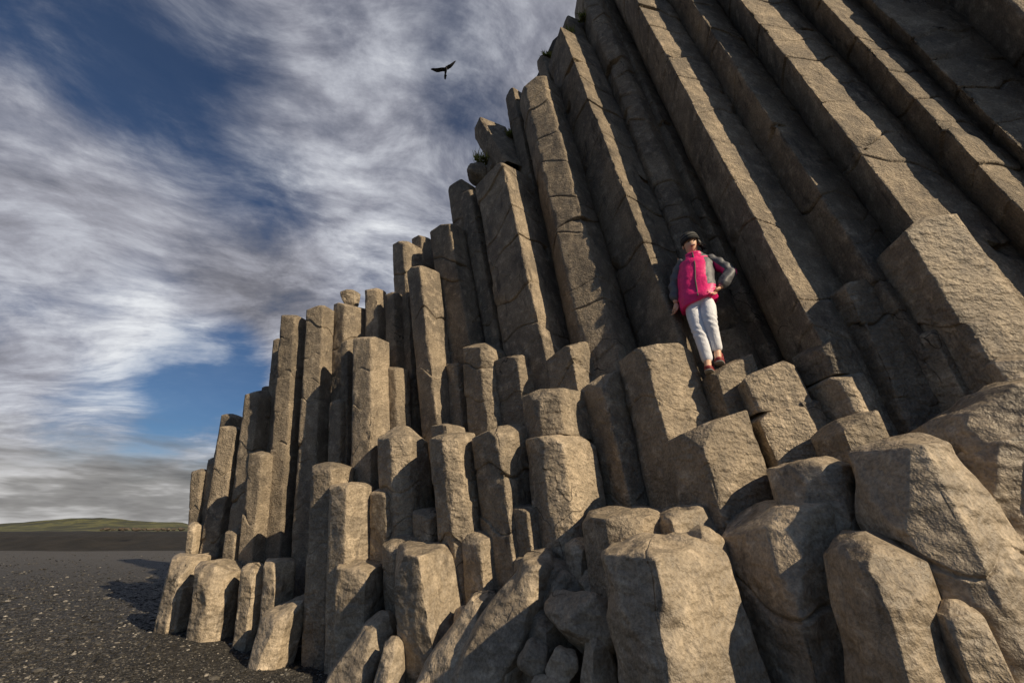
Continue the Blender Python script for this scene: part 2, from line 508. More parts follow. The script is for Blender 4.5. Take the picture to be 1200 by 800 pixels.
# --- stair of stumps
C('bright stump with three facets above the long dark leaning one', 440, [545, 565, 578, 598], 404, .10, .80, 's', dome=.1, ftilt=.3)
C('stump with a bright right face, between the three faceted one and the peaked one', 440, [582, 609, 636], 417, .13, .78, 's', tilt=.05)
C('peaked stump with a slanting head and bright right half, foremost under the mottled column', 430, [637, 672, 706], 405, .16, .74, 's', tilt=.35)
C('dark round headed stump with a small lit cap, left of the narrow lit stumps', 545, [445, 460, 480, 503], 508, .06, .40, 's', dome=.18, rb=.12)
C('narrow stump with a small bright head behind the slit lit one', 540, [508, 526, 548], 498, .08, .44, 's')
C('slender stump with a ragged bright slit of light down its front', 590, [511, 526, 546, 567], 509, .11, .30, 's', tilt=.15, joints=[560, 640])
C('long dark leaning stump with a slanting head and only its top edge lit', 560, [560, 590, 628], 501, .13, .36, 's', tilt=.28, joints=[548, 618])
C('squarish bright block resting on the long bright faceted stump', 485, [616, 629, 658, 690], 456, .14, .50, 's', yb=512, joints=[], dome=.04)
C('bright faceted stump under the squarish bright block', 570, [623, 640, 667, 706], 511, .13, .40, 's', joints=[628])
C('big dark stump with a lit slanting rim, left of the broad bright one', 500, [690, 718, 752], 440, .24, .62, 's', tilt=.35, joints=[503, 580])
C('broad bright fronted stump left of the one the person stands on', 450, [733, 766, 821], 405, .26, .60, 's', tilt=.12, dome=.03, joints=[482], jd=.01)
C('stump on whose top the person stands', 445, [819, 843, 890], 426, .32, .70, 's', tilt=.42, ftilt=.05, dome=.02, joints=[], rb=.03)
C('bright block directly right of the perch, resting on its lower half', 455, [866, 880, 944], 430, .42, .60, 's', tilt=.3, yb=480, joints=[], dome=.03)
C('bright lower half under the block right of the perch', 515, [886, 899, 960], 481, .42, .56, 's', tilt=.2, joints=[], rb=.02)
C('pale cube with a dark right side resting at the foot of the broadest striped column', 425, [930, 969, 983, 1005], 402, .46, .70, 's', tilt=.15, yb=442, joints=[], dome=.03)
C('mottled lower half with a bright right strip, under the pale cube', 465, [950, 990, 1002, 1024], 441, .46, .66, 's', joints=[], tilt=.1, rb=.02)
C('bright slab fronted stump with a dark left side, below the perch', 550, [789, 834, 897], 496, .28, .36, 's', tilt=.3, dome=.02, joints=[])
C('slanting topped bright block below the pale cube', 530, [960, 1002, 1052], 493, .40, .42, 's', tilt=.28, joints=[])
C('small dark round shouldered block below the slanting topped one', 580, [909, 930, 985, 1007], 545, .32, .16, 'e')
C('long bright block at the right edge above the big peaked boulder', 510, [1066, 1124, 1200, 1260], 468, .58, .30, 'e', tilt=.3, joints=[], rb=.08)
C('bright block at the right edge behind the big peaked boulder', 580, [1138, 1166, 1260], 517, .55, .16, 'e', tilt=.2)
# --- worn blocks of the foreground
C('large worn block with a bright sloping face at right, second row', 600, [1004, 1058, 1120, 1170], 522, .48, .0, 'e', taper=.22, tlen=.5, joints=[648], jd=.04)
C('dark cleft block between the two large worn ones at right', 650, [984, 1010, 1034], 603, .36, .10, 'e')
C('big dark worn block with a lit upper rim at the lower right', 680, [856, 930, 1014], 600, .24, .1, 'e', tilt=.15, joints=[708], jd=.03)
C('peaked worn block with a bright right flank at the lower right', 740, [984, 1052, 1118], 657, .28, -.16, 'e', taper=.1, tlen=.7, dome=.12, joints=[])
C('small lit worn block at the foot of the peaked one', 775, [1108, 1126, 1176], 722, .42, -.2, 'e', taper=.1)
C('big worn block with a dimpled bright front at the bottom centre', 720, [718, 764, 872], 653, .27, -.2, 'e', tilt=.05, dome=.06, rb=.09, joints=[])
C('slim worn block whose edge shows right of the dimpled one', 660, [806, 832, 854], 631, .28, .02, 'e')
C('dark wedge shaped block above the dimpled one', 635, [774, 798, 850], 602, .26, .16, 'e', tilt=.1)
C('short stump with a bright stripe between two dark sides above the dimpled block', 635, [687, 713, 747, 787], 605, .15, .14, 's', joints=[], tilt=.02)
C('small dark stump filling the gap left of the short striped one', 655, [664, 680, 702], 640, .12, .18, 'e')
C('worn column with a bright wavy front, left of the twisted rocks', 690, [463, 498, 537], 649, .12, .05, 'e', tilt=.04, joints=[755], taper=.05)
C('low dark stump with a lit corner behind the wavy fronted one', 660, [451, 466, 476, 510], 634, .05, .28, 's', tilt=.2)
C('worn block with a dark hollowed left face and a lit top right', 710, [394, 427, 451], 667, -.02, .12, 'e', joints=[])
C('bright stump with two lit faces, tallest of the front pair at left', 600, [364, 386, 412], 546, -.03, .24, 's', joints=[648], jd=.015)
C('bright stump with a dark left face, shorter of the front pair at left', 600, [386, 405, 437], 569, -.01, .14, 's', joints=[])
C('low leaning block with a lit end at the edge of the beach', 745, [302, 312, 333, 352], 719, -.25, .02, 'e', tilt=.35, joints=[])
C('bright worn block at the far left foot of the cliff', 695, [193, 207, 244], 657, -.22, .06, 'e', tilt=.0, joints=[])
C('little bright pillar leaning on the far left foot block', 712, [198, 210, 226], 686, -.16, -.08, 'e', joints=[])
C('bright worn block with a black left side, second at the far left foot', 700, [226, 241, 262, 279], 666, -.12, .02, 'e', joints=[])
C('dark worn foot of the pale fronted column at the left', 705, [279, 293, 311], 668, -.10, .2, 'e', joints=[])
C('dark worn foot of the first tall slender column', 700, [308, 322, 344], 660, -.08, .3, 'e', joints=[])
C('little lit pillar at the back of the far left foot blocks', 635, [219, 226, 234], 615, -.1, .5, 'e', joints=[])
# --- twisted rocks at the bottom
C('twisted bright rock rising to a point at the bottom centre', 720, [563, 592, 620, 648], 660, -.45, .02, 'e', taper=.45, tlen=.7, joints=[])
C('dark slanting rock left of the twisted bright one', 760, [508, 545, 575], 708, -.42, -.02, 'e', taper=.5, tlen=.6, joints=[])
C('small lit square block under the twisted bright rock', 780, [566, 594, 615], 757, -.1, -.06, 'e', joints=[])
C('small block with a bright pointed front beside the dimpled block', 785, [680, 694, 726], 759, .1, -.1, 'e', taper=.4, tlen=.3, joints=[])
C('pale smooth rock with a crest at the bottom left of the rocks', 780, [394, 428, 460], 742, -.42, -.06, 'e', taper=.45, tlen=.5, joints=[], dome=.1)
C('pale rounded small rock beside the crested smooth one', 785, [440, 455, 477], 762, -.15, -.12, 'e', taper=.3, tlen=.4, joints=[], dome=.1)

C('shaded column glimpsed in the slit between the two tall slender ones at left', 450, [342, 353, 366], 385, -.05, 1.0)
C('dark broken stump in the shaded hollow right of the shorter front pair stump', 610, [434, 452, 476], 578, .03, .34, 's')
C('dark broken stump deep in shade behind the wavy fronted column', 640, [486, 505, 528], 600, .06, .36, 's')
C('dark low stump between the slit lit one and the long leaning one', 680, [545, 566, 590], 630, .1, .26, 's')
C('dark stump low in the shaded gap left of the bright faceted one', 650, [604, 622, 645], 596, .12, .30, 's')
C('dark stump in the gap between the lit leftmost foot blocks and the pale fronted column', 650, [262, 274, 290], 625, -.1, .55, 's')
C('shaded column between the pale fronted one and the first slender one', 560, [314, 323, 334], 500, -.08, .8)
C('shaded column filling the gap behind the tallest of the front pair', 560, [386, 398, 412], 470, -.01, .68)
C('shaded column in the gap right of the mid height bright fronted one', 500, [453, 466, 482], 430, .05, .75)
C('shaded stump in the gap right of the three faceted one', 470, [528, 540, 554], 425, .1, .86, 's')
C('dark stump in the gap right of the broad bright fronted one', 520, [806, 822, 842], 470, .28, .62, 's')
C('dark stump in the shaded gap left of the mottled lower half', 500, [936, 952, 972], 470, .4, .62, 's')
C('dark block behind the heap of small stones at the bottom centre', 700, [606, 646, 692], 664, .02, .2, 'e')
C('dark block behind the pair of small lit stones at the bottom centre', 760, [604, 640, 684], 728, .0, .06, 'e')
boulder('little loose boulder balanced on a column top at the skyline', 409, 350, 24, 24, .95, 5, cat='boulder', group=G2)
C('tilted prism block lying on the skyline left of the mottled column', 163, [565, 579, 602], 139, .62, 1.0, 't', yb=190, joints=[], ftilt=.35, name='fallen_block', cat='fallen block', group=G2)
boulder('dark rock under the grass tuft at the skyline', 562, 205, 30, 34, 1.05, 21, mat=M_ROUGH, group=G2)
boulder('dark rounded rock below the tilted prism block', 588, 196, 40, 34, 1.08, 23, mat=M_ROUGH, group=G2)
boulder('dark lens shaped boulder with a lit top edge left of the dimpled block', 680, 728, 96, 72, -.02, 31, group=G2)
boulder('lit boulder wedged behind the dark lens shaped one', 655, 694, 58, 46, .1, 33, group=G2)
boulder('small dark boulder under the short striped stump', 694, 684, 46, 34, .12, 35, group=G2)
boulder('left of the two small lit stones under the lens shaped boulder', 628, 772, 44, 48, -.08, 37, group=G2)
boulder('right of the two small lit stones under the lens shaped boulder', 662, 776, 48, 52, -.1, 39, group=G2)
boulder('flat pale stone at the bottom edge left of the twisted rock', 512, 802, 52, 26, -.1, 41, group=G2)
boulder('flat pale stone at the bottom edge under the two small lit stones', 645, 806, 64, 26, -.14, 43, group=G2)
boulder('dark boulder in the hollow at the foot of the wavy fronted column', 548, 735, 50, 44, .1, 45, group=G2)
boulder('dark boulder in the gap left of the lens shaped one', 622, 735, 46, 52, .1, 47, group=G2)

# --- solid rock behind the columns
def cliff_body():
    prof = [(-5.9, 10.6, 2.6), (-4.6, 9.6, 4.6), (-3.0, 8.9, 5.3), (-1.6, 8.5, 6.4), (-.9, 8.2, 8.2), (-.2, 8.0, 10.0), (.9, 7.6, 12.2),
            (2.2, 7.2, 15.5), (4, 6.5, 17), (6.5, 5.8, 17), (10, 5.3, 17), (16, 4.2, 16)]
    V = []; nz = 24
    for x, y, h in prof:
        for q in range(nz + 1):
            z = -.4 + (h + .4) * q / nz
            V.append((x - 0.06 * z, y - .3 + .02 * z, z))
        V.append((x + 1.5, y + 4.0, h + .8)); V.append((x + 4, y + 12, h + 1.5)); V.append((x + 5, y + 16, -.4))
    m = nz + 4
    faces = []
    for i in range(len(prof) - 1):
        for q in range(m - 1):
            a0 = i * m + q
            faces.append((a0, a0 + m, a0 + m + 1, a0 + 1))
    V = np.array(V)
    V = V + (0.12 * fbm(V * 0.9, 2))[:, None] * np.array([.3, 1, .2])
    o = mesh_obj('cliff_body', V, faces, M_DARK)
    o['kind'] = 'structure'
cliff_body()
# ------------------------------------------------------------------ camera
cam = bpy.data.cameras.new('camera'); cam.lens = 36.0 * F / 1200; cam.sensor_width = 36; cam.clip_start = .05; cam.clip_end = 9000
co = bpy.data.objects.new('camera', cam); COL.objects.link(co)
co.location = CAM * SC; co.rotation_euler = (math.pi / 2 + TH, 0, 0)
scene.camera = co
scene.view_settings.view_transform = 'Standard'; scene.view_settings.look = 'None'; scene.view_settings.exposure = 0
scene.cycles.max_bounces = 4; scene.cycles.diffuse_bounces = 2
scene.render.resolution_x, scene.render.resolution_y = 1024, 682

# ------------------------------------------------------------------ sun and sky
el = math.radians(SUN_EL)
sd = Vector((SUN_AZ[0] * math.cos(el), SUN_AZ[1] * math.cos(el), math.sin(el))).normalized()
sun = bpy.data.lights.new('sun', 'SUN'); sun.energy = 5.0; sun.angle = math.radians(.5); sun.color = (1, .84, .60)
so = bpy.data.objects.new('sun', sun); COL.objects.link(so)
so.rotation_euler = sd.to_track_quat('Z', 'Y').to_euler(); so.location = (20, -20, 20)

world = bpy.data.worlds.new('World'); scene.world = world; world.use_nodes = True
world.node_tree.nodes.clear()
N = NT(world.node_tree)
out = N.new('ShaderNodeOutputWorld'); bg = N.new('ShaderNodeBackground'); N.l.new(bg.outputs[0], out.inputs[0])
sky = N.new('ShaderNodeTexSky'); sky.sky_type = 'NISHITA'; sky.sun_disc = False
sky.sun_elevation = el; sky.sun_rotation = math.atan2(SUN_AZ[0], SUN_AZ[1]); sky.air_density = 1.0; sky.dust_density = .4; sky.ozone_density = 2.0
STR = .05
bg.inputs[1].default_value = STR
D = N.new('ShaderNodeTexCoord').outputs['Generated']
sep = N.new('ShaderNodeSeparateXYZ'); N.put(sep.inputs[0], D)
z = N.math('MAXIMUM', sep.outputs[2], 0.0)
inv = N.math('DIVIDE', 1.0, N.math('ADD', z, .34))
flat = N.scale(D, inv)                       # clouds lie on a high flat layer
flat = N.vmath('MULTIPLY', flat, (1, 1, 0))
def blob(px, py, r):                          # soft patch around a direction of the sky
    d = unit(ray(px, py))
    ang = N.vmath('DOT_PRODUCT', D, tuple(d), out=1)
    return N.rng(ang, math.cos(r), 1.0, 0, 1)
warp = N.new('ShaderNodeTexNoise'); N.put(warp.inputs['Vector'], flat); warp.inputs['Scale'].default_value = 1.6; warp.inputs['Detail'].default_value = 2
wv = N.scale(N.vmath('SUBTRACT', warp.outputs['Color'], (.5, .5, .5)), .36)
fw = N.vmath('ADD', flat, wv)
rot = N.new('ShaderNodeVectorRotate', rotation_type='Z_AXIS'); N.put(rot.inputs['Vector'], fw); rot.inputs['Angle'].default_value = math.radians(-20)
n_str = N.noise(N.vmath('MULTIPLY', rot.outputs[0], (1.0, 1.7, 1)), 2.4, 8, .62)
fine = N.noise(N.vmath('MULTIPLY', rot.outputs[0], (1.5, 3.4, 1)), 6.0, 6, .66)
n_big = N.noise(fw, 1.7, 5, .55)
n_iso = N.noise(fw, 6.0, 8, .66)
blue = N.mix(1.0, sky.outputs[0], c4(.62, .86, 1.12), 'MULTIPLY')
cov = N.math('ADD', N.math('MULTIPLY', n_big, 1.0), N.math('MULTIPLY', n_str, .55))
cov = N.math('ADD', cov, N.math('MULTIPLY', N.math('SUBTRACT', fine, .5), .22))
cov = N.math('ADD', cov, N.math('MULTIPLY', N.math('SUBTRACT', n_iso, .5), .40))
for px, py, r, wgt in [(90, 100, .22, -.24), (160, 10, .24, -.18), (300, 235, .16, -.20), (230, 120, .22, -.12), (125, 490, .15, -.46), (245, 432, .14, -.50), (600, 110, .22, -.10),
                       (210, 540, .11, -.3), (200, 340, .28, .16), (0, 210, .2, .20), (420, 250, .35, .12), (330, 350, .2, .14), (60, 590, .3, .45), (200, 405, .12, .18), (660, 20, .25, .2), (440, 60, .2, .08)]:
    cov = N.math('ADD', cov, N.math('MULTIPLY', blob(px, py, r), wgt))
alpha = N.math('MULTIPLY', N.rng(cov, .46, 1.0, .04, .97), N.rng(sep.outputs[1], -.25, .25, .12, 1))    # unseen cloud behind the camera thinned to deepen the shadows
bright = N.math('ADD', N.math('MULTIPLY', N.math('SUBTRACT', n_str, .5), 1.1), N.math('MULTIPLY', N.math('SUBTRACT', fine, .5), .55))
bright = N.math('ADD', bright, N.math('MULTIPLY', N.math('SUBTRACT', n_big, .5), .5))
bright = N.math('ADD', bright, N.math('MULTIPLY', N.math('SUBTRACT', n_iso, .5), .55))
bright = N.math('ADD', bright, .69)
for px, py, r, wgt in [(200, 420, .16, .22), (110, 360, .16, .18), (400, 150, .3, .06), (460, 320, .2, .12), (310, 320, .2, -.16), (20, 150, .3, -.14), (40, 400, .12, -.12), (150, 555, .12, -.1), (560, 180, .3, -.04), (180, 30, .3, -.1)]:
    bright = N.math('ADD', bright, N.math('MULTIPLY', blob(px, py, r), wgt))
k = 1.0 / STR
ccol = N.ramp(N.rng(bright, .2, 1.0, 0, 1, False), [(0, (.12, .12, .135)), (.3, (.21, .21, .24)), (.55, (.35, .355, .405)), (.75, (.52, .535, .59)), (1, (.80, .82, .85))])
ccol = N.scale(ccol, k)
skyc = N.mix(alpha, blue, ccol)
# warm grey low bank near the horizon
bank = N.noise(N.vmath('MULTIPLY', D, (3, 3, 16)), 2.0, 4, .6)
bankc = N.scale(N.ramp(bank, [(.3, (.16, .155, .15)), (.48, (.29, .282, .272)), (.64, (.62, .61, .60))]), k)
skyc = N.mix(N.math('MULTIPLY', N.rng(N.math('ADD', z, N.math('MULTIPLY', N.math('SUBTRACT', bank, .5), .16)), .07, .19, 1, 0), N.rng(sep.outputs[1], -.3, .2, .3, .92)), skyc, bankc)
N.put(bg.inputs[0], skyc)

# ------------------------------------------------------------------ beach
def beach_material():
    m, N, b = new_mat('black_shingle')
    g = N.scale(N.new('ShaderNodeNewGeometry').outputs['Position'], 1.0 / SC)
    n1 = N.noise(g, .35, 5, .6); n2 = N.noise(g, 5, 5, .6)
    v = N.voro(g, 26.0, out='Color'); vd = N.voro(g, 26.0)
    sv = N.new('ShaderNodeSeparateColor'); N.put(sv.inputs[0], v)
    col = N.mix(N.rng(sv.outputs[0], .2, 1.0), c4(.012, .011, .010), c4(.055, .049, .042))
    col = N.mix(N.rng(sv.outputs[1], .93, .97), col, c4(.17, .155, .135))
    col = N.mix(N.rng(n1, .4, .65), col, N.mix(.5, col, c4(.05, .044, .037)))
    col = N.scale(col, N.rng(n2, .3, .7, .7, 1.2))
    cy = N.new('ShaderNodeSeparateXYZ'); N.put(cy.inputs[0], g)
    far = N.rng(cy.outputs[1], 10, 34, 0, 1)
    col = N.mix(far, col, c4(.075, .068, .06))
    N.put(b.inputs['Base Color'], col); b.inputs['Roughness'].default_value = .75
    h = N.math('SUBTRACT', N.math('MULTIPLY', n2, .08), N.math('MULTIPLY', vd, .03 * 26 * .04))
    bp = N.new('ShaderNodeBump'); bp.inputs['Distance'].default_value = SC; N.put(bp.inputs['Height'], h); N.put(b.inputs['Normal'], bp.outputs[0])
    return m
M_BEACH = beach_material()
def ground_z(P):
    P = np.asarray(P, float); Q = np.stack([P[:, 0], P[:, 1], np.zeros(len(P))], 1)
    fade = 1.0 / (1 + (np.hypot(P[:, 0], P[:, 1]) / 60) ** 4)
    return fade * (0.10 * noise(Q * .33) + .035 * noise(Q * 1.3) + .014 * fbm(Q * 4, 2))
def axis_pts(lo, hi, step, far):
    v = list(np.arange(lo, hi, step)); s = step
    a = hi
    while a < far: s *= 1.25; a += s; v.append(a)
    s = step; a = lo
    while a > -far: s *= 1.25; a -= s; v.insert(0, a)
    return np.array(v)
gx = axis_pts(-15, 3, .07, 4000); gy = axis_pts(2.5, 17, .07, 4000)
GX, GY = np.meshgrid(gx, gy)
V = np.stack([GX.ravel(), GY.ravel(), np.zeros(GX.size)], 1); V[:, 2] = ground_z(V)
nx, ny = len(gx), len(gy)
i = np.arange(ny - 1)[:, None] * nx + np.arange(nx - 1)[None]
quads = np.stack([i, i + 1, i + nx + 1, i + nx], -1).reshape(-1, 4)
beach = grid_mesh('beach', V, quads, np.zeros((0, 3), int), M_BEACH, [0, 0, 0]); beach['kind'] = 'structure'

def stone_material():
    m, N, b = new_mat('beach_stones')
    r = N.new('ShaderNodeNewGeometry').outputs['Random Per Island']
    g = N.new('ShaderNodeNewGeometry').outputs['Position']
    col = N.ramp(r, [(0, (.010, .009, .008)), (.45, (.03, .027, .023)), (.8, (.06, .053, .045)), (.95, (.11, .098, .08)), (.985, (.30, .27, .23))])
    col = N.scale(col, N.rng(N.noise(g, 60, 3), .3, .7, .7, 1.2))
    N.put(b.inputs['Base Color'], col); b.inputs['Roughness'].default_value = .55
    return m
M_STONE = stone_material()
def scatter_stones():
    R = np.random.RandomState(3)
    t = (1 + 5 ** .5) / 2
    iv = np.array([(-1, t, 0), (1, t, 0), (-1, -t, 0), (1, -t, 0), (0, -1, t), (0, 1, t), (0, -1, -t), (0, 1, -t), (t, 0, -1), (t, 0, 1), (-t, 0, -1), (-t, 0, 1)]) / math.sqrt(1 + t * t)
    it = np.array([(0, 11, 5), (0, 5, 1), (0, 1, 7), (0, 7, 10), (0, 10, 11), (1, 5, 9), (5, 11, 4), (11, 10, 2), (10, 7, 6), (7, 1, 8), (3, 9, 4), (3, 4, 2), (3, 2, 6), (3, 6, 8), (3, 8, 9), (4, 9, 5), (2, 4, 11), (6, 2, 10), (8, 6, 7), (9, 8, 1)])
    VV = []; n = 0; P = []
    while len(P) < 26000:
        px, py = R.uniform(-30, 470), 640 + 175 * R.uniform(0, 1) ** .8
        r = ray(px, py)
        if r[2] > -3: continue
        q = r * (-EYE / r[2])
        if q[1] > 38 or q[1] < 2: continue
        P.append((q[0], q[1]))
    P = np.array(P); dd = np.hypot(P[:, 0], P[:, 1])
    size = np.exp(R.normal(0, .5, len(P))) * .010 * np.clip(dd / 9, .8, 1.8)
    size = np.minimum(size, .06)
    zz = ground_z(P)
    sc = np.stack([size * R.uniform(.8, 1.6, len(P)), size * R.uniform(.7, 1.2, len(P)), size * R.uniform(.4, .8, len(P))], 1)
    an = R.uniform(0, 6.28, len(P))
    jit = 1 + R.uniform(-.28, .28, (len(P), 12, 1))
    L = iv[None] * jit * sc[:, None, :]
    c, s = np.cos(an)[:, None], np.sin(an)[:, None]
    X = L[..., 0] * c - L[..., 1] * s + P[:, 0:1]; Yy = L[..., 0] * s + L[..., 1] * c + P[:, 1:2]; Z = L[..., 2] + zz[:, None] + size[:, None] * .15
    V = np.stack([X, Yy, Z], -1).reshape(-1, 3)
    T = (it[None] + 12 * np.arange(len(P))[:, None, None]).reshape(-1, 3)
    o = grid_mesh('beach_stones', V, np.zeros((0, 4), int), T, M_STONE, [0, 0, 0])
    o.data.polygons.foreach_set('use_smooth', np.zeros(len(T), bool))
    tag(o, 'grey and black shingle scattered over the dark beach', 'shingle', kind='stuff')
scatter_stones()

# dark sand bank across the beach and the hills beyond
def simple(name, stops, scale, rough=.9, stretch=(1, 1, 1), bump=0.0, ns=(.3, .7)):
    m, N, b = new_mat(name)
    g = N.vmath('MULTIPLY', N.new('ShaderNodeNewGeometry').outputs['Position'], tuple(q / SC for q in stretch))
    f = N.noise(g, scale, 6, .62)
    N.put(b.inputs['Base Color'], N.ramp(N.rng(f, ns[0], ns[1], 0, 1), stops)); b.inputs['Roughness'].default_value = rough
    if bump:
        bp = N.new('ShaderNodeBump'); bp.inputs['Distance'].default_value = bump; N.put(bp.inputs['Height'], f); N.put(b.inputs['Normal'], bp.outputs[0])
    return m
M_SAND = simple('black_sand', [(0, (.008, .0068, .0055)), (1, (.02, .0165, .013))], .5, .9, (1, 1, 6), .3)
def bank():
    xs = np.concatenate([np.arange(-120, -25, .7), np.arange(-25, 60, 5.)]); V = []
    prof = [(-1.5, -.1), (0, .06), (1.2, .55), (2.6, 1.1), (4.2, 1.5), (6, 1.62), (12, 1.6), (30, .9), (34, -.3)]
    for x in xs:
        for dy, z in prof: V.append((x, 42 + dy + .03 * abs(x + 30) * 0, z))
    V = np.array(V); V[:, 2] += (V[:, 2] > .2) * (.10 * noise(V * .22) + .06 * noise(V * .9)); V[:, 1] += .8 * noise(V * .15)
    m = len(prof); i = np.arange(len(xs) - 1)[:, None] * m + np.arange(m - 1)[None]
    quads = np.stack([i, i + m, i + m + 1, i + 1], -1).reshape(-1, 4)
    o = grid_mesh('sand_bank', V, quads, np.zeros((0, 3), int), M_SAND, [0, 0, 0]); o['kind'] = 'structure'
bank()
R0 = random.Random(4)
for q in range(16):
    px = 118 + 96 * (q + R0.uniform(.1, .9)) / 16
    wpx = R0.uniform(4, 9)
    boulder('small dark rock on the far sand bank below the green hill', px, 620.2 - R0.uniform(0, .6), wpx, R0.uniform(2.2, 4.2), 0, 100 + q, mat=M_DARK, name='bank_rock', cat='rock', group='small dark rocks along the far sand bank', Y=48 + R0.uniform(-.5, 1))

M_HILL = simple('hill_grass', [(0, (.030, .030, .017)), (.45, (.065, .066, .024)), (.72, (.125, .118, .036)), (1, (.05, .055, .028))], .011, .95, (1, 1, 2.2), 6, (.36, .66))
def hills():
    pts = [(-400, 616), (-120, 616), (-40, 615), (0, 613.5), (28, 612), (60, 609.5), (95, 607.3), (120, 607.2), (150, 609.5), (185, 611.6), (203, 611.2), (215, 612.5), (235, 617), (300, 618), (420, 618)]
    V = []; nzz = 14
    X = np.linspace(-380, 420, 160); Yt = np.interp(X, [p[0] for p in pts], [p[1] for p in pts])
    for x, y in zip(X, Yt):
        T = at(x, y, 1600)
        for q in range(nzz + 1):
            f = q / nzz
            V.append((T[0] * (.72 + .28 * f), 1600 * (.72 + .28 * f), -2 + (T[2] + 2) * f ** 1.5))
        V.append((T[0] * 1.3, 1600 * 1.3, -2))
    V = np.array(V); V[:, 2] += 5.0 * fbm(V * .006, 3) * np.clip(V[:, 2] / 30, 0, 1)
    m = nzz + 2; i = np.arange(len(X) - 1)[:, None] * m + np.arange(m - 1)[None]
    quads = np.stack([i, i + m, i + m + 1, i + 1], -1).reshape(-1, 4)
    o = grid_mesh('hills', V, quads, np.zeros((0, 3), int), M_HILL, [0, 0, 0]); o['kind'] = 'structure'
hills()

# ------------------------------------------------------------------ survey units to metres
_seen = set()
for o in list(COL.objects):
    if o.type == 'MESH':
        if o.data.name not in _seen:
            o.data.transform(Matrix.Scale(SC, 4)); _seen.add(o.data.name)
        o.location = o.location * SC

# ------------------------------------------------------------------ the person on the ledge
def plain(name, col, rough=.7, noise_amt=.25, scale=40, bump=.002):
    m, N, b = new_mat(name)
    g = N.new('ShaderNodeTexCoord').outputs['Object']
    f = N.noise(g, scale, 4, .6)
    N.put(b.inputs['Base Color'], N.scale(col, N.rng(f, .25, .75, 1 - noise_amt, 1 + noise_amt)))
    b.inputs['Roughness'].default_value = rough
    bp = N.new('ShaderNodeBump'); bp.inputs['Distance'].default_value = bump; N.put(bp.inputs['Height'], N.noise(g, scale * .35, 4, .6)); N.put(b.inputs['Normal'], bp.outputs[0])
    return m
M_SKIN = plain('skin', (.74, .44, .29), .5, .08)
M_PINK = plain('pink_nylon', (.90, .022, .20), .5, .12, 22, .02)
M_GREY = plain('grey_nylon', (.12, .12, .13), .55, .15, 22, .02)
M_WHITE = plain('white_denim', (.78, .78, .82), .8, .06, 26, .018)
M_HAT = plain('black_knit', (.022, .021, .021), .95, .3, 120, .004)
M_HATB = plain('grey_knit', (.10, .098, .09), .95, .3, 120, .004)
M_HAIR = plain('dark_hair', (.014, .010, .008), .5, .3, 90)
M_SHOE = plain('maroon_shoe', (.22, .018, .022), .6, .3, 60)
M_SOLE = plain('grey_sole', (.30, .29, .27), .8, .2, 60)
M_EYE = plain('eye', (.012, .009, .008), .3, .1)
M_LIP = plain('lips', (.34, .09, .08), .5, .1)
M_TEETH = plain('teeth', (.72, .68, .6), .4, .05)

def skin_mesh(points, edges, sub=2, root=0):
    """points: (co, rx, ry) -> evaluated mesh of a skinned skeleton"""
    me = bpy.data.meshes.new('skeleton')
    me.from_pydata([tuple(p[0]) for p in points], edges, [])
    o = bpy.data.objects.new('skeleton', me); COL.objects.link(o)
    o.modifiers.new('skin', 'SKIN')
    if not me.skin_vertices: 
        bpy.context.view_layer.objects.active = o
    lay = me.skin_vertices[0].data
    for i, p in enumerate(points):
        lay[i].radius = (p[1], p[2] if len(p) > 2 else p[1]); lay[i].use_root = (i == root)
    o.modifiers['skin'].use_smooth_shade = True
    sb = o.modifiers.new('sub', 'SUBSURF'); sb.levels = sub; sb.render_levels = sub
    dg = bpy.context.evaluated_depsgraph_get(); dg.update()
    res = bpy.data.meshes.new_from_object(o.evaluated_get(dg))
    bpy.data.objects.remove(o); bpy.data.meshes.remove(me)
    return res

def merge(meshes):
    bm = bmesh.new()
    for m in meshes:
        bm.from_mesh(m); bpy.data.meshes.remove(m)
    return bm

def put(name, bm, mats, parent, label=None):
    me = bpy.data.meshes.new(name)
    bmesh.ops.recalc_face_normals(bm, faces=bm.faces)
    for f in bm.faces: f.smooth = True
    bm.to_mesh(me); bm.free()
    for m in mats: me.materials.append(m)
    o = bpy.data.objects.new(name, me)
    if label: o['label'] = label
    return link(o, parent)

def ellipsoid(bm, c, r, rot=None, seg=16, mi=0):
    g = bmesh.ops.create_uvsphere(bm, u_segments=seg, v_segments=max(8, seg // 2), radius=1)
    M = Matrix.Translation(c) @ (rot or Matrix.Identity(4)) @ Matrix.Diagonal((*r, 1))
    bmesh.ops.transform(bm, matrix=M, verts=g['verts'])
    for f in {f for v in g['verts'] for f in v.link_faces}: f.material_index = mi

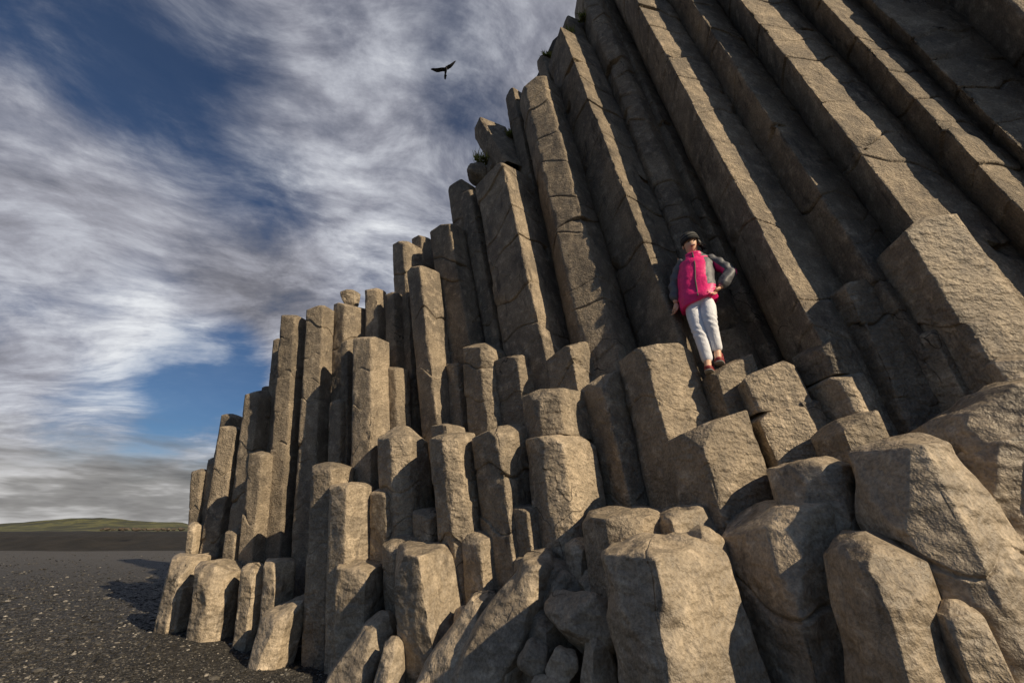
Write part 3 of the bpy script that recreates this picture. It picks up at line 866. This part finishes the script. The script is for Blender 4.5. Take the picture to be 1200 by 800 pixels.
def person():
    rk = ROCKS['stump on whose top the person stands']
    fx, fy = 834.0, 432.0
    r = ray(fx, fy)
    Yp = PERSON_Y
    base = r * (Yp / r[1]) + CAM * SC          # in metres
    al = math.atan2(r[0], r[1])
    a = Vector((math.sin(al), math.cos(al), 0)); l = Vector((math.cos(al), -math.sin(al), 0))
    root = bpy.data.objects.new('person', None); COL.objects.link(root)
    root.location = base; root.rotation_euler = (0, 0, -al)
    tag(root, 'person in pink and grey jacket, white trousers and dark knit hat on rock ledge', 'person')
    B = Vector(base); C0 = Vector(CAM * SC)
    def J(px, py, dy=0.0):
        rr = Vector(ray(px, py)); dy *= .75; t = ((B + a * dy - C0).dot(a)) / rr.dot(a)
        P = C0 + rr * t - B
        return Vector((P.dot(l), P.dot(a), P.z))
    # joints, read off the photo
    pel = J(819, 352, .12); spi = J(817, 338, .15); che = J(816, 318, .18); nb = J(813, 302, .20); nk = J(811.5, 298, .19)
    hd = J(809.5, 285.5, .16)
    rs, re, rw, rh = J(797.5, 309, .19), J(790.5, 334, .20), J(792, 356, .13), J(792.8, 364.5, .11)
    ls, le, lw, lh = J(833, 303.5, .19), J(857, 319, .15), J(843.5, 337.5, .03), J(835.5, 342, -.005)
    rhip, rk_, ra, rt = J(810.5, 355, .12), J(819.5, 389, .03), J(829.5, 423, .035), J(830.5, 435, -.07)
    lhip, lk, la, lt = J(827.5, 352, .12), J(831.5, 376, .01), J(840.5, 411, .09), J(842.5, 425, .0)
    # ---- body: one continuous figure
    def mid(p, q, t=.5): return p.lerp(q, t)
    pts = [(pel, .125, .095), (spi, .115, .085), (che, .13, .09), (nb, .07, .06), (nk, .048, .05), (hd + Vector((0, .0, -.055)), .070, .078), (hd + Vector((0, .005, .035)), .084, .093), (hd + Vector((0, .005, .095)), .05, .06),
           (rs, .055), (re, .042), (rw, .028), (ls, .055), (le, .042), (lw, .028),
           (rhip, .082), (rk_, .055), (ra, .036), (rt + Vector((0, .01, .02)), .03), (lhip, .082), (lk, .055), (la, .036), (lt + Vector((0, .01, .02)), .03)]
    ed = [(0, 1), (1, 2), (2, 3), (3, 4), (4, 5), (5, 6), (6, 7), (2, 8), (8, 9), (9, 10), (2, 11), (11, 12), (12, 13), (0, 14), (14, 15), (15, 16), (16, 17), (0, 18), (18, 19), (19, 20), (20, 21)]
    parts = [skin_mesh(pts, ed, 2)]
    def hand(wr, tip, across, curl):
        d = (tip - wr).normalized(); n = d.cross(across).normalized()
        pc = wr + d * .045
        out = [skin_mesh([(wr - d * .01, .024, .02), (wr + d * .03, .033, .018), (wr + d * .075, .036, .016)], [(0, 1), (1, 2)], 2)]
        for i, (o_, ln) in enumerate([(-.030, .062), (-.010, .072), (.011, .068), (.031, .052)]):
            p0 = wr + d * .06 + across * o_
            p1 = p0 + d * (.018 + ln * .3) + n * curl * .006
            p2 = p1 + d * ln * .38 + n * curl * .018
            p3 = p2 + d * ln * .24 + n * curl * .026
            out.append(skin_mesh([(p0, .0095), (p1, .009), (p2, .0082), (p3, .007)], [(0, 1), (1, 2), (2, 3)], 1))
        p0 = wr + d * .02 - across * .022
        p1 = p0 + d * .028 - across * .028 + n * curl * .006; p2 = p1 + d * .032 - across * .006 + n * curl * .01
        out.append(skin_mesh([(p0, .013), (p1, .0105), (p2, .0085)], [(0, 1), (1, 2)], 1))
        return out
    parts += hand(rw, rh, Vector((.55, -.8, 0)).normalized(), 1.0)
    parts += hand(lw, lh, ((lh - lw).cross(Vector((0, 1, 0)))).normalized(), .8)
    bm = merge(parts)
    # nose, chin, cheeks pressed into the continuous mesh
    RX = Matrix.Rotation(math.radians(14), 4, 'X')
    face = hd + Vector((.016, -.078, -.036))
    for v in bm.verts:
        for c, rad, push in [(face + Vector((0, 0, -.004)), .020, .017), (face + Vector((0, .02, -.065)), .030, .010), (face + Vector((-.035, .015, -.015)), .026, .007), (face + Vector((.035, .015, -.015)), .026, .007)]:
            q = (v.co - c).length / rad
            if q < 1.6: v.co.y -= push * math.exp(-q * q)
    put('body', bm, [M_SKIN], root)
    # eyes, mouth, ears
    for sx in (-1, 1):
        e = bmesh.new(); ellipsoid(e, face + Vector((sx * .030, .010, .020)), (.013, .008, .0065)); put('eye', e, [M_EYE], root)
        e = bmesh.new(); ellipsoid(e, hd + Vector((sx * .082, .01, -.012)), (.012, .02, .032)); put('ear', e, [M_SKIN], root)
    e = bmesh.new(); ellipsoid(e, face + Vector((0, .008, -.040)), (.026, .010, .0095)); mo = put('mouth', e, [M_LIP], root)
    e = bmesh.new(); ellipsoid(e, face + Vector((0, .003, -.039)), (.019, .008, .0045)); put('teeth', e, [M_TEETH], mo)
    # hair: locks beside the face and down onto the collar
    hb = []
    rr_ = random.Random(2)
    for i in range(12):
        sx = 1
        st = hd + Vector((sx * rr_.uniform(.070, .088), rr_.uniform(-.03, .06), rr_.uniform(.0, .03)))
        m1 = st + Vector((sx * .014, 0, -.06)); en = m1 + Vector((sx * rr_.uniform(-.01, .045), -.03, -rr_.uniform(.03, .07)))
        hb.append(skin_mesh([(st, .014), (m1, .012), (en, .005)], [(0, 1), (1, 2)], 1))
    put('hair', merge(hb), [M_HAIR], root)
    # knit hat: a cap with a turned up band
    bm = bmesh.new()
    rings = 14; seg = 40; hc = hd + Vector((0, .008, .022)); prev = None
    prof = [(.098, -.012), (.104, -.006), (.106, .006), (.105, .022), (.1035, .028), (.102, .030), (.103, .036), (.101, .05), (.094, .07), (.080, .09), (.058, .106), (.03, .115), (.004, .117)]
    tiltm = Matrix.Rotation(math.radians(-10), 4, 'Y') @ Matrix.Rotation(math.radians(9), 4, 'X')
    for i, (rad, zz) in enumerate(prof):
        row = []
        for q in range(seg):
            t = 2 * math.pi * q / seg; rib = 1 + .008 * math.cos(20 * t)
            row.append(bm.verts.new(hc + (tiltm @ Vector((rad * rib * .93 * math.cos(t), rad * rib * 1.08 * math.sin(t), zz)))))
        if prev:
            for q in range(seg):
                f = bm.faces.new((prev[q], prev[(q + 1) % seg], row[(q + 1) % seg], row[q])); f.material_index = 1 if i in (4, 5, 8) else 0
        prev = row
    bm.faces.new(prev)
    put('knit_hat', bm, [M_HAT, M_HATB], root)
    # trousers
    tp = [(pel + Vector((0, 0, .035)), .155, .115), (pel + Vector((0, 0, -.02)), .15, .12), (mid(rhip, rk_, .12), .104), (mid(rhip, rk_, .5), .087), (rk_, .070), (mid(rk_, ra, .5), .061), (ra + Vector((0, .005, -.03)), .054),
          (mid(lhip, lk, .12), .104), (mid(lhip, lk, .5), .088), (lk, .071), (mid(lk, la, .5), .062), (la + Vector((0, .005, -.02)), .055)]
    te = [(0, 1), (1, 2), (2, 3), (3, 4), (4, 5), (5, 6), (1, 7), (7, 8), (8, 9), (9, 10), (10, 11)]
    m = skin_mesh(tp, te, 3, 1); bm = merge([m])
    for v in bm.verts:                      # creases at knee and hip
        v.normal_update()
        for kk in (rk_, lk, rhip, lhip):
            q = (v.co - kk).length
            v.co += v.normal * .0065 * math.sin((v.co.z - kk.z) * 105 + v.co.x * 70) * math.exp(-(q / .09) ** 2)
    put('trousers', bm, [M_WHITE], root)
    # jacket body
    jp = [(pel + Vector((0, 0, -.055)), .182, .150), (pel + Vector((0, 0, .0)), .190, .156), (mid(pel, spi, .7), .190, .150), (spi + Vector((0, 0, .05)), .186, .146), (che, .182, .142),
          (mid(che, nb, .45), .172, .130), (mid(che, nb, .75), .142, .112), (nb + Vector((0, 0, -.025)), .108, .095), (nk + Vector((0, -.002, -.03)), .088, .088)]
    bm = bmesh.new(); prev = None; nr_ = 36; sg = 48
    for i in range(nr_ + 1):
        t = i / nr_ * (len(jp) - 1); k0 = min(int(t), len(jp) - 2); f = t - k0
        f = f * f * (3 - 2 * f) * .5 + f * .5
        c_ = jp[k0][0].lerp(jp[k0 + 1][0], f); rx = jp[k0][1] * (1 - f) + jp[k0 + 1][1] * f; ry = jp[k0][2] * (1 - f) + jp[k0 + 1][2] * f
        row = []
        for q in range(sg):
            an = 2 * math.pi * q / sg; ca, sa = math.cos(an), math.sin(an)
            P_ = c_ + Vector((rx * math.copysign(abs(ca) ** .85, ca), ry * math.copysign(abs(sa) ** .85, sa), 0))
            P_.z += .26 * (P_.x - c_.x) * max(0, 1 - i / 14)
            w_ = noise(np.array([[P_.x * 8, P_.y * 8, P_.z * 13]]))[0] + .5 * noise(np.array([[P_.x * 20, P_.y * 20, P_.z * 34]]))[0]
            P_ += Vector((ca, sa, 0)) * (.011 * w_)
            row.append(bm.verts.new(P_))
        if prev:
            for q in range(sg): bm.faces.new((prev[q], prev[(q + 1) % sg], row[(q + 1) % sg], row[q]))
        else: bm.faces.new(row[::-1])
        prev = row
    bm.faces.new(prev)
    zmid = che.z
    for f in bm.faces:
        c = f.calc_center_median()
        dx = c.x - (spi.x + (c.z - spi.z) * (nb.x - spi.x) / (nb.z - spi.z))
        if (dx > .105 and c.z < zmid + .10 and c.z > pel.z + .10) or (c.z > zmid + .115 and abs(dx) > .075): f.material_index = 1
    put('jacket', bm, [M_PINK, M_GREY], root)
    # sleeves
    for nm, S, E, W, pk in (('sleeve', rs, re, rw, 0), ('sleeve', ls, le, lw, 1)):
        inn = S.lerp(che, .28)
        sp = [(inn, .082, .080), (S + Vector((0, 0, -.004)), .080), (S.lerp(E, .5), .072), (E, .068), (E.lerp(W, .55), .061), (W + (E - W).normalized() * .012, .05)]
        bm = merge([skin_mesh(sp, [(i, i + 1) for i in range(5)], 3)])
        ax = (E - S).normalized()
        for v in bm.verts:
            v.normal_update()
            v.co += v.normal * .006 * (math.sin((v.co - S).dot(ax) * 95 + v.co.z * 40) + noise(np.array([[v.co.x * 14, v.co.y * 14, v.co.z * 14]]))[0])
        for f in bm.faces:
            c = f.calc_center_median()
            t = (c - S).dot(ax) / (E - S).length
            side = (c - (S + ax * (c - S).dot(ax)))
            if pk and -.3 < t < .85 and side.z < -.012 and c.x < E.x - .03: f.material_index = 1
            if not pk and t < .5 and side.x > .03: f.material_index = 1
            if pk and t > .93 and (c - E).x > .035: f.material_index = 1
        put(nm, bm, [M_GREY, M_PINK], root)
    # collar and zip
    bm = bmesh.new()
    prev = None; seg = 32
    for rad, zz in [(.078, -.035), (.088, -.02), (.092, .0), (.090, .018), (.082, .026), (.074, .018), (.072, -.01)]:
        row = [bm.verts.new(nk + Vector((rad * 1.02 * math.cos(2 * math.pi * q / seg), rad * math.sin(2 * math.pi * q / seg), zz - .036 - .016 * math.sin(2 * math.pi * q / seg + .3) * -1))) for q in range(seg)]
        if prev:
            for q in range(seg): bm.faces.new((prev[q], prev[(q + 1) % seg], row[(q + 1) % seg], row[q]))
        prev = row
    put('collar', bm, [M_PINK], root)
    # zip down the front, toggles of the draw cord
    fr = [nk + Vector((.0, -.098, -.035)), nb.lerp(che, .5) + Vector((.0, -.126, 0)), che + Vector((0, -.144, 0)), spi + Vector((0, -.149, .02)), pel + Vector((.0, -.158, -.03))]
    put('zip', merge([skin_mesh([(p, .008) for p in fr], [(i, i + 1) for i in range(4)], 1)]), [M_HATB], root)
    # shoes
    for A, T in ((ra, rt), (la, lt)):
        heel = Vector((A.x, A.y + .03, T.z + .036)); toe = Vector((T.x, T.y - .03, T.z + .03))
        bm = merge([skin_mesh([(A + Vector((0, 0, -.01)), .046, .046), (heel, .043, .042), (heel.lerp(toe, .55), .044, .038), (toe, .036, .028)], [(0, 1), (1, 2), (2, 3)], 2, 1)])
        sh = put('shoe', bm, [M_SHOE], root)
        bm = merge([skin_mesh([(heel + Vector((0, .012, -.034)), .042, .012), (heel.lerp(toe, .55) + Vector((0, 0, -.032)), .046, .012), (toe + Vector((0, -.012, -.024)), .038, .011)], [(0, 1), (1, 2)], 2, 1)])
        put('sole', bm, [M_SOLE], sh)
PERSON_Y = 3.46
person()

# ------------------------------------------------------------------ the bird
M_BIRD = plain('dark_feathers', (.020, .017, .015), .7, .3, 30)
def bird():
    Yb = 11.0
    r0 = ray(521.5, 82); c = CAM * SC + r0 * (Yb / r0[1])
    root = bpy.data.objects.new('flying_bird', None); COL.objects.link(root); root.location = c
    tag(root, 'dark bird with spread wings flying in the sky left of the cliff', 'bird')
    C0 = CAM * SC
    zc = Yb * CT + (c[2] - C0[2]) * ST; u = zc / F
    X = Vector((1, 0, 0)); Up = Vector((0, -ST, CT)); Fw = Vector((0, CT, ST))
    def P(x, y, d=0.0): return X * ((x - 521.5) * u) + Up * ((82 - y) * u) + Fw * (d * u)
    body = bmesh.new()
    ax = (P(520.9, 87.6, 4) - P(523.6, 79.6, -4))
    n_ = 14; prev = None
    side = ax.cross(Fw).normalized(); oth = ax.cross(side).normalized()
    for i in range(n_ + 1):
        t = i / n_; rad = 1.75 * u * (math.sin(math.pi * min(1, t * 1.02)) ** .6) * (1.05 - .5 * t) * (.62 if t < .18 else 1) + .05 * u
        c_ = P(523.6, 79.6, -4) + ax * t
        row = [body.verts.new(c_ + (side * math.cos(q * math.pi / 6) + oth * math.sin(q * math.pi / 6)) * rad) for q in range(12)]
        if prev:
            for q in range(12): body.faces.new((prev[q], prev[(q + 1) % 12], row[(q + 1) % 12], row[q]))
        else: body.faces.new(row)
        prev = row
    body.faces.new(prev)
    put('body', body, [M_BIRD], root)
    def wing(le, te):
        bm = bmesh.new(); top = []
        for s in (1, -1):
            A = [bm.verts.new(p + Fw * (.12 * u * s)) for p in le]; Bv = [bm.verts.new(p + Fw * (.10 * u * s)) for p in te]
            for i in range(len(le) - 1): bm.faces.new((A[i], A[i + 1], Bv[i + 1], Bv[i]))
            top.append(A + Bv[::-1])
        n = len(top[0])
        for i in range(n): bm.faces.new((top[0][i], top[0][(i + 1) % n], top[1][(i + 1) % n], top[1][i]))
        o = put('wing', bm, [M_BIRD], root)
        for p in o.data.polygons: p.use_smooth = False
    wing([P(522.5, 80.9, -2.5), P(518, 81.6, -3.4), P(514, 82.4, -3.6), P(511, 82.4, -3.2), P(507.5, 81.4, -2), P(504.8, 81.7, -1)],
         [P(521.2, 82.9, 1.5), P(517.6, 83.1, 1.4), P(514, 84.1, 1.2), P(511.4, 84.4, .8), P(508, 83.2, .2), P(505.2, 82.3, -.6)])
    wing([P(523.3, 80, -2.5), P(525.5, 78.5, -3.2), P(527.6, 77.8, -3.2), P(529.8, 75.8, -2.6), P(532, 73.6, -1.8), P(534, 71.8, -.8)],
         [P(524.4, 81.4, 1.5), P(526.1, 79.9, 1.4), P(528.2, 78.9, 1.2), P(530.4, 76.9, .8), P(532.5, 74.5, .2), P(534.2, 72.2, -.4)])
    bm = bmesh.new()
    q = [P(521.9, 85.4, 2), P(523, 86.2, 3), P(521.2, 89, 6), P(520.4, 89.4, 6.4), P(519.6, 88.6, 6), P(519.9, 85.8, 3)]
    A = [bm.verts.new(p) for p in q]; Bq = [bm.verts.new(p + Fw * .2 * u + X * .15 * u) for p in q]
    bm.faces.new(A); bm.faces.new(Bq[::-1])
    for i in range(6): bm.faces.new((A[i], A[(i + 1) % 6], Bq[(i + 1) % 6], Bq[i]))
    o = put('tail', bm, [M_BIRD], root)
    for p in o.data.polygons: p.use_smooth = False
bird()

# ------------------------------------------------------------------ grass tufts on the skyline
def grass_material():
    m, N, b = new_mat('grass')
    r = N.new('ShaderNodeNewGeometry').outputs['Random Per Island']
    N.put(b.inputs['Base Color'], N.ramp(r, [(0, (.10, .13, .02)), (.6, (.20, .22, .035)), (1, (.36, .32, .08))])); b.inputs['Roughness'].default_value = .8
    return m
M_GRASS = grass_material()
def tuft(label, px, py, wpx, hpx, row, seed, n=260):
    R = random.Random(seed)
    Y = depth(px, py, row); P = at(px, py, Y) * SC
    zc = Y * SC * CT + (P[2] - EYE * SC) * ST; u = zc / F
    V = []; Fc = []
    for i in range(n):
        x, y = R.uniform(-.5, .5) * wpx * u, R.uniform(-.4, .4) * wpx * u
        h = hpx * u * R.uniform(.25, .85); an = R.uniform(0, 6.28); ln = R.uniform(.2, 1.0) * h; wd = R.uniform(.4, .8) * u
        dx, dy = math.cos(an), math.sin(an)
        b = len(V)
        z0 = -.25 * hpx * u - abs(x) * .3
        V += [(x - dy * wd, y + dx * wd, z0), (x + dy * wd, y - dx * wd, z0), (x + dx * ln * .4 + dy * wd * .7, y + dy * ln * .4 - dx * wd * .7, z0 + h * .6), (x + dx * ln * .4 - dy * wd * .7, y + dy * ln * .4 + dx * wd * .7, z0 + h * .6), (x + dx * ln, y + dy * ln, z0 + h)]
        Fc += [(b, b + 1, b + 2, b + 3), (b + 3, b + 2, b + 4)]
    o = mesh_obj('grass_tuft', V, Fc, M_GRASS, smooth=False); o.location = P
    tag(o, label, 'grass tuft', 'grass tufts on the skyline of the cliff')
tuft('bright green grass tuft on the rocks just below the tilted prism block', 566, 187, 20, 13, .98, 1)
tuft('small grass tuft peeping out right of the tilted prism block', 600, 157, 12, 12, 1.05, 2, 160)
tuft('small grass tuft on the skyline head of a narrow dark column', 641, 66, 10, 10, 1.0, 3, 140)
tuft('grass tuft at the bright striped column head near the skyline', 667, 40, 12, 10, .95, 4, 150)
tuft('topmost small grass tuft on the skyline near the top edge', 684, 21, 10, 10, 1.02, 5, 140)
